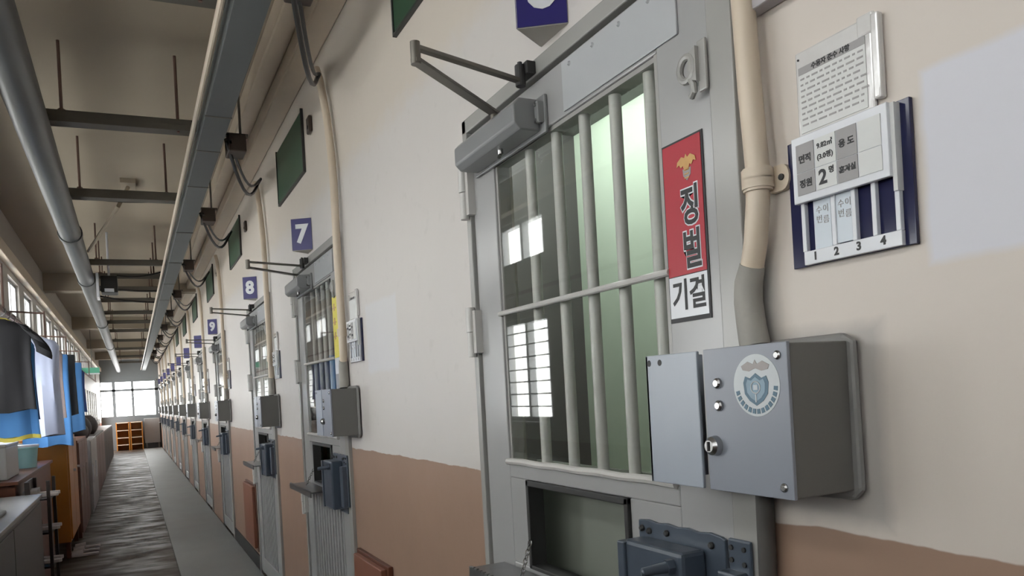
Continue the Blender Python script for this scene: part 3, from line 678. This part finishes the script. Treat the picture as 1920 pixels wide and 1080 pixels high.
# ------------------------------------------------------------------ overhead services
tr = thing('cable_tray', (0.44, 12, 2.72), 'long blue grey cable tray hanging under the ceiling beside the cream cornice', 'cable tray')
obj('channel', MB().box(0.385, 0.505, Y0, 30.8, 2.70, 2.80), M['tray'], tr, bev=0.003)
obj('edge_conduit', MB().cyl((0.355, Y0, 2.74), (0.355, 30.8, 2.74), 0.013, 10), M['cream'], tr, smooth=True)
j = MB()
for y in (3.9, 4.45, 5.2, 6.6, 8.0, 9.4, 10.8): j.box(0.383, 0.507, y, y + 0.012, 2.697, 2.703)
obj('joint', j, M['hang'], tr)
du = thing('ceiling_duct', (-0.37, 12, 2.70), 'thick round grey service pipe hanging along the laundry side of the ceiling', 'pipe')
obj('pipe', MB().cyl((-0.372, Y0, 2.73), (-0.372, 30.8, 2.73), 0.078, 24), M['duct'], du, smooth=True)
cr = MB()
for y in (6.9, 9.3, 14.0, 19.0): cr.cyl((-0.372, y, 2.73), (-0.372, y + 0.10, 2.73), 0.088, 24)
obj('collar', cr, M['duct'], du, smooth=True)
for k, (y, wd_) in enumerate([(-0.2, .16), (1.4, .16), (2.93, 0.16), (4.42, 0.18), (5.95, 0.22), (8.7, 0.22), (9.6, 0.2), (10.6, .2), (11.7, .2), (13.2, .2), (14.6, .2), (16.2, .2), (18.5, .2), (21, .2), (24, .2), (27, .2)]):
    t = thing('support_bar', (0, y, 2.68), 'dark steel support bar hung between the round pipe and the cable tray', 'support bar', 'dark steel bars carrying the ceiling services')
    obj('bar', MB().box(-0.46, 0.53, y, y + wd_, 2.815, 2.845, rz=-0.06).box(-0.46, 0.53, y, y + 0.012, 2.785, 2.845, rz=-0.06), M['hang'], t, bev=0.002)
    for xx in (-0.25, 0.30):
        obj('rod', MB().cyl((xx, y + 0.07, 2.80), (xx, y + 0.07, CEIL), 0.008, 8).cyl((xx, y + 0.07, 2.845), (xx, y + .07, 2.865), 0.018, 6), M['rust'], t, smooth=True)
# small junction boxes with drooping black cables at the tray side, one per door
for k, y in enumerate([2.55, 4.4, 6.15, 8.4, 10.6, 12.8, 15.0, 17.2, 19.4, 21.6, 24.0]):
    b = thing('junction_box', (0.60, y, 2.72), 'dark brown junction box hanging beside the cable tray', 'junction box', 'junction boxes along the cable tray')
    obj('case', MB().box(0.545, 0.64, y, y + 0.16, 2.70, 2.80), M['brownbox'], b, bev=0.006)
    obj('mounting', MB().box(0.50, 0.66, y + 0.05, y + 0.09, 2.80, 2.815).cyl((0.62, y + 0.07, 2.81), (0.62, y + 0.07, CEIL), 0.007, 6), M['hang'], b)
    cpts = lambda sag, o: [(0.53 + o + (0.35 - o) * t, y - 0.02 + 1.1 * t, 2.75 + (2.86 - 2.75) * t - sag * math.sin(math.pi * min(1, t * 1.02)) ) for t in [q / 10 for q in range(11)]]
    cb = MB().tube(cpts(0.20, 0), 0.010, 8).tube(cpts(0.14, 0.02), 0.008, 8)
    tag(obj('cable', cb, M['black'], smooth=True, at=(0.55, y, 2.75)), 'looped black cable hanging from a junction box to the cell wall', 'cable', 'black cables looping to the cell wall')
cb = thing('ceiling_floodlight', (-0.16, 9.2, 2.6), 'black flood light fixed under the ceiling beside the round pipe', 'light fixture')
obj('housing', MB().box(-0.235, -0.075, 9.1, 9.35, 2.56, 2.74), M['black'], cb, bev=0.01)
obj('lens', MB().box(-0.20, -0.11, 9.092, 9.1, 2.565, 2.60), M['white'], cb)
obj('bracket', MB().cyl((-0.155, 9.2, 2.74), (-0.155, 9.2, CEIL), 0.012, 8).box(-0.275, -0.25, 9.05, 9.3, 2.50, 2.76), M['white'], cb)
cab = MB().tube([(-0.08 + 0.45 * t, 9.2, 2.755 + 0.05 * t - 0.03 * math.sin(3.14 * t)) for t in [q / 8 for q in range(9)]], 0.010, 6)
tag(obj('cable', cab, M['black'], smooth=True, at=(0.1, 9.2, 2.75)), 'thin black cable running from the flood light to the cable tray', 'cable')
for (p, q, r_) in (((-0.29, 6.25, 2.86), (0.345, 6.22, 2.86), 0.014), ((-0.29, 10.05, 2.76), (0.342, 10.4, 2.76), 0.012), ((-0.29, 11.0, 2.77), (0.342, 11.5, 2.76), 0.012)):
    tag(obj('crossing_cable', MB().tube([Vector(p).lerp(Vector(q), t / 6) - Vector((0, 0, 0.02 * math.sin(math.pi * t / 6))) for t in range(7)], r_, 8), M['black'], smooth=True, at=p), 'black cable crossing between the ceiling pipe and the tray', 'cable', 'black cables crossing under the ceiling')
ro = thing('ceiling_strut', (0.07, 6.9, CEIL), 'slanted pale strut with a flat foot fixed to the ceiling', 'strut')
obj('rod', MB().tube([(0.06, 7.1, 3.17), (-0.02, 7.0, 2.98), (-0.28, 7.75, 2.74)], 0.016, 8), M['ceil'], ro, smooth=True)
obj('foot', MB().prism([(0.12, 7.0, CEIL), (0.0, 7.0, CEIL), (0.0, 7.25, CEIL), (0.12, 7.25, CEIL)], (0, 0, -0.04)), M['ceil'], ro, bev=0.004)
gs = thing('ceiling_sign', (-0.8, 19, 2.2), 'small green and white hanging sign near the far end', 'sign')
obj('panel', MB().box(-0.95, -0.60, 19, 19.05, 2.12, 2.27), M['exitgreen'], gs, bev=0.004)
obj('rod', MB().cyl((-0.75, 19.02, 2.27), (-0.75, 19.02, CEIL), 0.006, 6), M['hang'], gs)
obj('white_edge', MB().box(-0.95, -0.60, 18.99, 19.0, 2.12, 2.15), M['white'], gs)

# ------------------------------------------------------------------ laundry
rail = thing('laundry_rail', (-0.72, 9, 1.99), 'reddish brown hanging rail carrying the laundry', 'rail')
obj('rail_pipe', MB().cyl((-0.72, 2.0, 1.99), (-0.72, 20.0, 1.99), 0.014, 10), M['rust'], rail, smooth=True)
for y in (3.0, 5.9, 8.6, 11.3, 14.0, 17.0, 19.8):
    obj('hanger_arm', MB().cyl((-0.72, y, 1.99), (-0.72, y, 2.30), 0.008, 8).cyl((-0.72, y, 2.28), (XL, y, 2.30), 0.009, 8), M['rust'], rail, smooth=True)

def garment(name, mk, y, xc, ztop, zbot, hw, label, sleeve=0.0, rot=0.0, hem=None, long_sleeve=False, depth=0.05, hanger=True, seed=0, hangcol='hangerw'):
    rnd = random.Random(seed + 11); ph = [rnd.uniform(0, 6) for _ in range(6)]
    root = thing(name, (xc, y, zbot), label, {'long_shirt': 'shirt'}.get(name, name.replace('_', ' ')), 'garments hanging on the laundry rail')
    H = ztop - zbot
    prof = [(0.0, 0.30, .5), (0.03, 0.50, .7), (0.07, 0.86, .9), (0.12, 0.97, 1), (0.25, 0.95, 1.1), (0.45, 0.93, 1.2), (0.7, 0.97, 1.25), (0.9, 1.0, 1.3), (1.0, 1.02, 1.3)]
    if name in ('towel', 'shorts'): prof = [(0.0, 0.95, .6), (0.02, 0.98, .8), (0.3, 0.97, 1), (0.6, 1.0, 1.1), (1.0, 1.03, 1.2)]
    rings = []; n = 40
    fine = []
    for (a, b) in zip(prof, prof[1:]):
        for q in range(3): fine.append(tuple(a[i] + (b[i] - a[i]) * q / 3 for i in range(3)))
    fine.append(prof[-1])
    for t, wv, dv in fine:
        ring = []
        for k in range(n):
            a = 2 * math.pi * k / n; cx, sy = math.cos(a), math.sin(a)
            u = (abs(cx) ** 0.8) * (1 if cx >= 0 else -1)
            fold = (math.sin(u * 7 + ph[0] + t * 1.2) * 0.35 + math.sin(u * 13 + ph[1]) * 0.2) * min(1, t * 2.2) * depth * 0.7
            ring.append((xc + u * hw * wv, y + sy * depth * 0.5 * dv + fold, ztop - H * t + (0.012 * math.sin(u * 5 + ph[2]) if t > .95 else 0)))
        rings.append(ring)
    body = obj('fabric', MB().loft(rings), M[mk], root, smooth=True)
    if sleeve:
        for sgn in (-1, 1):
            sl = []; L_ = sleeve
            for q in range(9):
                t = q / 8; drop = L_ * (t ** 1.0)
                px = xc + sgn * (hw * 0.80 + (0.10 if not long_sleeve else 0.07) * math.sin(t * math.pi * .55)); pz = ztop - H * 0.085 - drop
                wdt = (0.075 - 0.02 * t) if not long_sleeve else (0.065 - 0.022 * t)
                sl.append([(px + sgn * wdt * math.cos(2 * math.pi * k / 14) * .8, y + 0.028 * math.sin(2 * math.pi * k / 14) + 0.008 * math.sin(q * 1.7 + ph[3]), pz + wdt * .5 * math.cos(2 * math.pi * k / 14) * -sgn * sgn) for k in range(14)])
            obj('sleeve', MB().loft(sl), M[mk], root, smooth=True)
    if hem:
        hr = [[(p[0] * 1.0 + (p[0] - xc) * .015, y + (p[1] - y) * 1.12, p[2] - dz) for p in rings[-1]] for dz in (-0.001, 0.025)]
        obj('hem', MB().loft(hr), M[hem], root, smooth=True, label='yellow hem')
    if rot: root.rotation_euler.z = rot
    if hanger:
        hg = thing('coat_hanger', (xc, y, ztop), '%s clothes hanger on the rail holding the %s' % ('yellow' if hangcol == 'hem' else 'white', label.split(' hanging')[0]), 'hanger', 'clothes hangers on the laundry rail')
        cxo = -0.72
        hk = [(cxo + 0.018 * math.cos(a), y, 1.99 + 0.018 * math.sin(a)) for a in [math.radians(v) for v in range(-20, 200, 30)]]
        obj('hook', MB().tube([(xc, y, ztop + 0.0)] + [(cxo, y, 1.955), (cxo + .016, y, 1.975)] + hk, 0.0035, 6), M['steel'], hg, smooth=True)
        obj('shoulder_bar', MB().tube([(xc - hw * .75, y, ztop - 0.055 * H - .03), (xc - hw * .3, y, ztop - 0.0), (xc, y, ztop + 0.012), (xc + hw * .3, y, ztop - 0.0), (xc + hw * .75, y, ztop - 0.055 * H - .03)], 0.006, 8), M[hangcol], hg, smooth=True)
    return root

garment('t_shirt', 'tee_black', 5.85, -0.765, 1.93, 1.33, 0.205, 'black t-shirt hanging nearest on the laundry rail', sleeve=0.19, seed=1, hangcol='hem')
garment('t_shirt', 'tee_blue', 6.08, -0.77, 1.86, 1.16, 0.20, 'bright blue shirt with yellow hem hanging behind the black t-shirt', hem='hem', seed=2)
garment('t_shirt', 'tee_navy', 6.32, -0.79, 1.84, 1.26, 0.20, 'dark navy shirt hanging between the blue shirt and the white shirt', seed=3)
garment('long_shirt', 'tee_white', 6.95, -0.705, 1.93, 1.13, 0.22, 'long pale white shirt hanging in the middle of the laundry', rot=0.10, seed=4, depth=0.08)
garment('t_shirt', 'tee_navy', 7.35, -0.75, 1.92, 1.35, 0.20, 'dark shirt hanging just behind the pale white shirt', seed=14)
garment('t_shirt', 'tee_pink', 7.9, -0.73, 1.90, 1.25, 0.20, 'taupe shirt hanging beyond the pale white shirt', seed=5)
garment('towel', 'tee_blue', 8.35, -0.72, 1.86, 1.0, 0.20, 'long light blue towel hanging beyond the taupe shirt', seed=6)
garment('shorts', 'tee_char', 9.0, -0.70, 1.90, 1.28, 0.20, 'charcoal shorts hanging beyond the long light blue towel', seed=7)
garment('towel', 'tee_blue', 9.95, -0.68, 1.87, 1.09, 0.19, 'second blue towel, hanging from a yellow hanger past the charcoal shorts', seed=8, hangcol='hem')
garment('t_shirt', 'tee_navy', 11.2, -0.72, 1.88, 1.3, 0.2, 'navy shirt hanging farthest along the laundry rail', seed=9)

# ------------------------------------------------------------------ furniture along the window wall
be = thing('low_cupboard', (-0.78, 3.4, FZ), 'long grey low cupboard with pale top in front of the windows', 'cupboard')
obj('body', MB().box(XL + .01, -0.575, 0.6, 5.9, FZ, 0.745), M['bench'], be, bev=0.004)
obj('worktop', MB().box(XL + .005, -0.565, 0.58, 5.94, 0.745, 0.772), M['benchtop'], be, bev=0.004)
for a, b in ((0.65, 1.95), (1.97, 3.27), (3.29, 4.59), (4.61, 5.88)): obj('door', MB().box(-0.575, -0.568, a, b, FZ + 0.08, 0.72), M['bench'], be, bev=0.002)
tag(obj('serving_tray', MB().box(-0.86, -0.64, 4.4, 4.95, 0.772, 0.79), M['bench'], bev=0.006, at=(-.75, 4.7, .772)), 'dark flat tray lying on the pale cupboard top', 'tray')
ra = thing('shoe_rack', (-0.60, 6.2, FZ), 'narrow dark shoe rack at the end of the grey low cupboard', 'shoe rack')
rm = MB().box(-0.66, -0.64, 6.0, 6.03, FZ, 0.85).box(-0.545, -0.525, 6.0, 6.03, FZ, 0.85).box(-0.66, -0.64, 6.40, 6.43, FZ, 0.85).box(-0.545, -0.525, 6.40, 6.43, FZ, 0.85)
obj('posts', rm, M['rackdark'], ra)
obj('back_panel', MB().box(-0.67, -0.66, 6.0, 6.43, FZ, 0.85), M['rackdark'], ra)
SHZ = (0.03, 0.26, 0.49, 0.72)
for z in SHZ: obj('shelf', MB().box(-0.66, -0.525, 6.0, 6.43, z, z + 0.012), M['rackdark'], ra)
lv = ('bottom', 'second', 'third', 'top')
def shoe(x, y, z, rz, label, s=1.0):
    r = thing('slipper', (x, y, z), label, 'slipper', 'white slippers along the window wall')
    sole = [(0.035, -0.12), (0.042, -0.06), (0.036, 0.0), (0.030, 0.07), (0.028, 0.12), (0.018, 0.14), (-0.018, 0.14), (-0.028, 0.12), (-0.030, 0.07), (-0.036, 0), (-0.042, -0.06), (-0.035, -0.12), (-0.015, -0.14), (0.015, -0.14)]
    obj('sole', MB().prism([(x + u * s, y + v * s, z) for u, v in sole], (0, 0, 0.022)), M['shoe'], r, bev=0.003)
    rings = []
    for v in (-0.12, -0.07, -0.01):
        rings.append([(x + s * 0.04 * math.cos(a), y + v * s, z + 0.02 + s * (0.035 + 0.015 * (v + .12) * 8) * math.sin(a)) for a in [math.pi * k / 8 for k in range(9)]])
    obj('strap', MB().loft(rings, cap=False), M['shoe'], r, smooth=True)
    r.rotation_euler.z = rz
    return r
for k, z in enumerate(SHZ[1:]):
    for y in (6.15, 6.29): shoe(-0.60, y, z + 0.012, -1.57, 'white slipper on the %s shelf of the dark shoe rack, %s one' % (lv[k + 1], 'outer' if y < 6.2 else 'inner'), 0.8)
oc = thing('orange_cabinet', (-0.8, 9.1, FZ), 'orange wooden cabinet standing under the blue towel', 'cabinet')
obj('carcass', MB().box(XL + .01, -0.60, 8.7, 9.9, 0.02, 1.06), M['orange'], oc, bev=0.006)
for a, b in ((8.72, 9.29), (9.31, 9.88)):
    dd = obj('door', MB().box(-0.60, -0.585, a, b, 0.05, 1.03), M['orange'], oc, bev=0.003)
    obj('knob', MB().cyl((-0.585, b - .05, 0.7), (-0.56, b - .05, 0.7), 0.014, 10), M['white'], dd)
for y in (8.72, 9.84): obj('foot', MB().box(-0.65, -0.61, y, y + 0.04, FZ, 0.02), M['redwood'], oc)
for k, y in enumerate((8.78, 9.02, 9.26)): shoe(-0.50, y, FZ, -1.57, 'white slipper on the floor before the orange cabinet, %s along the row' % nth[k], 0.9)
rc = thing('brown_cabinet', (-0.8, 10.8, FZ), 'red brown wooden cabinet beyond the orange cabinet', 'cabinet')
obj('carcass', MB().box(XL + .01, -0.58, 10.0, 11.8, FZ, 0.98), M['redwood'], rc, bev=0.006)
for a, b in ((10.02, 10.6), (10.62, 11.2), (11.22, 11.78)):
    dd = obj('door', MB().box(-0.58, -0.57, a, b, FZ + .06, 0.95), M['redwood'], rc, bev=0.003)
    obj('handle', MB().box(-0.57, -0.555, a + 0.04, a + 0.08, 0.35, 0.65), M['shoe'], dd)
gc = thing('grey_locker', (-0.8, 13.4, FZ), 'pale grey locker beyond the red brown cabinet', 'locker')
obj('body', MB().box(XL + .01, -0.56, 12.3, 14.2, FZ, 0.9), M['greycell'], gc, bev=0.006)
for a, b in ((12.32, 13.24), (13.26, 14.18)):
    dd = obj('door', MB().box(-0.56, -0.55, a, b, FZ + .05, 0.88), M['greycell'], gc, bev=0.003)
    obj('handle', MB().box(-0.55, -0.53, a + .05, a + .09, 0.3, 0.55), M['white'], dd)
for k, (y, w_, h_, lab) in enumerate(((12.5, 0.3, 0.28, 'dark bundle with a pale band on the pale grey locker, nearer one'), (13.3, 0.34, 0.36, 'dark rounded bundle on the pale grey locker, farther one'), (15.6, 0.36, 0.35, 'dark bundle on the dark cupboard past the locker'))):
    b = thing('cloth_bundle', (-0.75, y, 0.9), lab, 'bundle', 'dark bundles on the lockers')
    rings = []
    for q in range(7):
        t = q / 6; rr = math.sin(math.pi * (0.15 + 0.8 * t)) ** .6
        rings.append([(-0.75 + 0.17 * rr * math.cos(a) * (1 + .1 * math.sin(3 * a + k)), y + w_ * .6 * rr * math.sin(a), 0.902 + h_ * t) for a in [2 * math.pi * v / 16 for v in range(16)]])
    obj('sack', MB().loft(rings), M['rackdark'], b, smooth=True)
    obj('tie', MB().tube([(-0.75 + 0.075 * math.cos(a), y + 0.075 * math.sin(a), 0.902 + h_ * 0.97) for a in [2 * math.pi * v / 12 for v in range(12)]], 0.012, 6, closed=True), M['shoe'], b)
dc2 = thing('dark_cupboard', (-0.8, 16.5, FZ), 'very dark cupboard beyond the pale grey locker', 'cupboard')
obj('body', MB().box(XL + .01, -0.58, 14.4, 18.6, FZ, 0.9), M['rackdark'], dc2, bev=0.006)
for a in (14.42, 15.82, 17.22): obj('door', MB().box(-0.58, -0.57, a, a + 1.36, FZ + .05, 0.87), M['redwood'], dc2, bev=0.003)
dc3 = thing('dark_cupboard', (-0.8, 22, FZ), 'long brown cupboard near the far end of the corridor', 'cupboard')
obj('body', MB().box(XL + .01, -0.60, 19.0, 27.0, FZ, 0.85), M['redwood'], dc3, bev=0.006)
for k in range(5): obj('door', MB().box(-0.60, -0.59, 19.02 + 1.6 * k, 20.58 + 1.6 * k, FZ + .05, 0.82), M['rackdark'], dc3, bev=0.003)
gb = thing('storage_box', (-0.90, 6.6, 0.89), 'light grey box standing behind the laundry by the windows', 'box')
obj('body', MB().box(-0.98, -0.78, 6.15, 6.75, 0.865, 1.09), M['boxgrey'], gb, bev=0.01)
obj('lid', MB().box(-0.985, -0.775, 6.14, 6.76, 1.09, 1.11), M['boxgrey'], gb, bev=0.005)
sh2 = thing('side_table', (-0.85, 6.9, FZ), 'dark brown stand carrying the light grey box behind the shoe rack', 'stand')
obj('body', MB().box(-0.98, -0.72, 6.0, 8.4, FZ, 0.84), M['redwood'], sh2, bev=0.004)
obj('worktop', MB().box(-0.985, -0.70, 5.98, 8.42, 0.84, 0.865), M['redwood'], sh2, bev=0.003)
tb = thing('plastic_tub', (-0.80, 7.4, 0.865), 'pale teal plastic tub beside the light grey box', 'tub')
rings = [[(-0.82 + r_ * math.cos(a), 7.45 + r_ * math.sin(a), z) for a in [2 * math.pi * v / 20 for v in range(20)]] for r_, z in ((0.085, 0.866), (0.10, 1.02), (0.108, 1.03), (0.105, 1.04))]
obj('body', MB().loft(rings), M['teal2'], tb, smooth=True)
obj('lid', MB().tube([(-0.82, 7.45, 1.04), (-0.82, 7.45, 1.055)], 0.11, 20), M['white'], tb, smooth=True)

# far end barrier and shelves
for k, (a, b) in enumerate(((-0.55, -0.13), (-0.10, 0.30))):
    t = thing('wooden_shelf', ((a + b) / 2, 30.4, FZ), 'light orange wooden shelf unit at the far end, %s' % ('beside the cupboards' if k == 0 else 'beside the mat'), 'shelf unit', 'orange shelf units at the far end')
    obj('side_panel', MB().box(a, a + 0.03, 30.2, 30.7, FZ, 0.86).box(b - 0.03, b, 30.2, 30.7, FZ, 0.86), M['lightwood'] if 'lightwood' in M else M['orange'], t)
    obj('back_panel', MB().box(a + .03, b - .03, 30.68, 30.7, FZ, 0.86), M['orange'], t)
    for z in (0.05, 0.3, 0.56, 0.83): obj('shelf', MB().box(a + .03, b - .03, 30.2, 30.68, z, z + 0.025), M['cream'], t)
rd = thing('radiator', (0.6, 30.7, 0), 'grey radiator panel under the end window', 'radiator')
obj('body', MB().box(0.36, 0.88, 30.75, 30.9, 0.05, 0.95), M['alu'], rd, bev=0.01)
obj('feet', MB().box(0.40, 0.44, 30.78, 30.86, FZ + .012, 0.05).box(0.80, 0.84, 30.78, 30.86, FZ + .012, 0.05), M['alu'], rd)
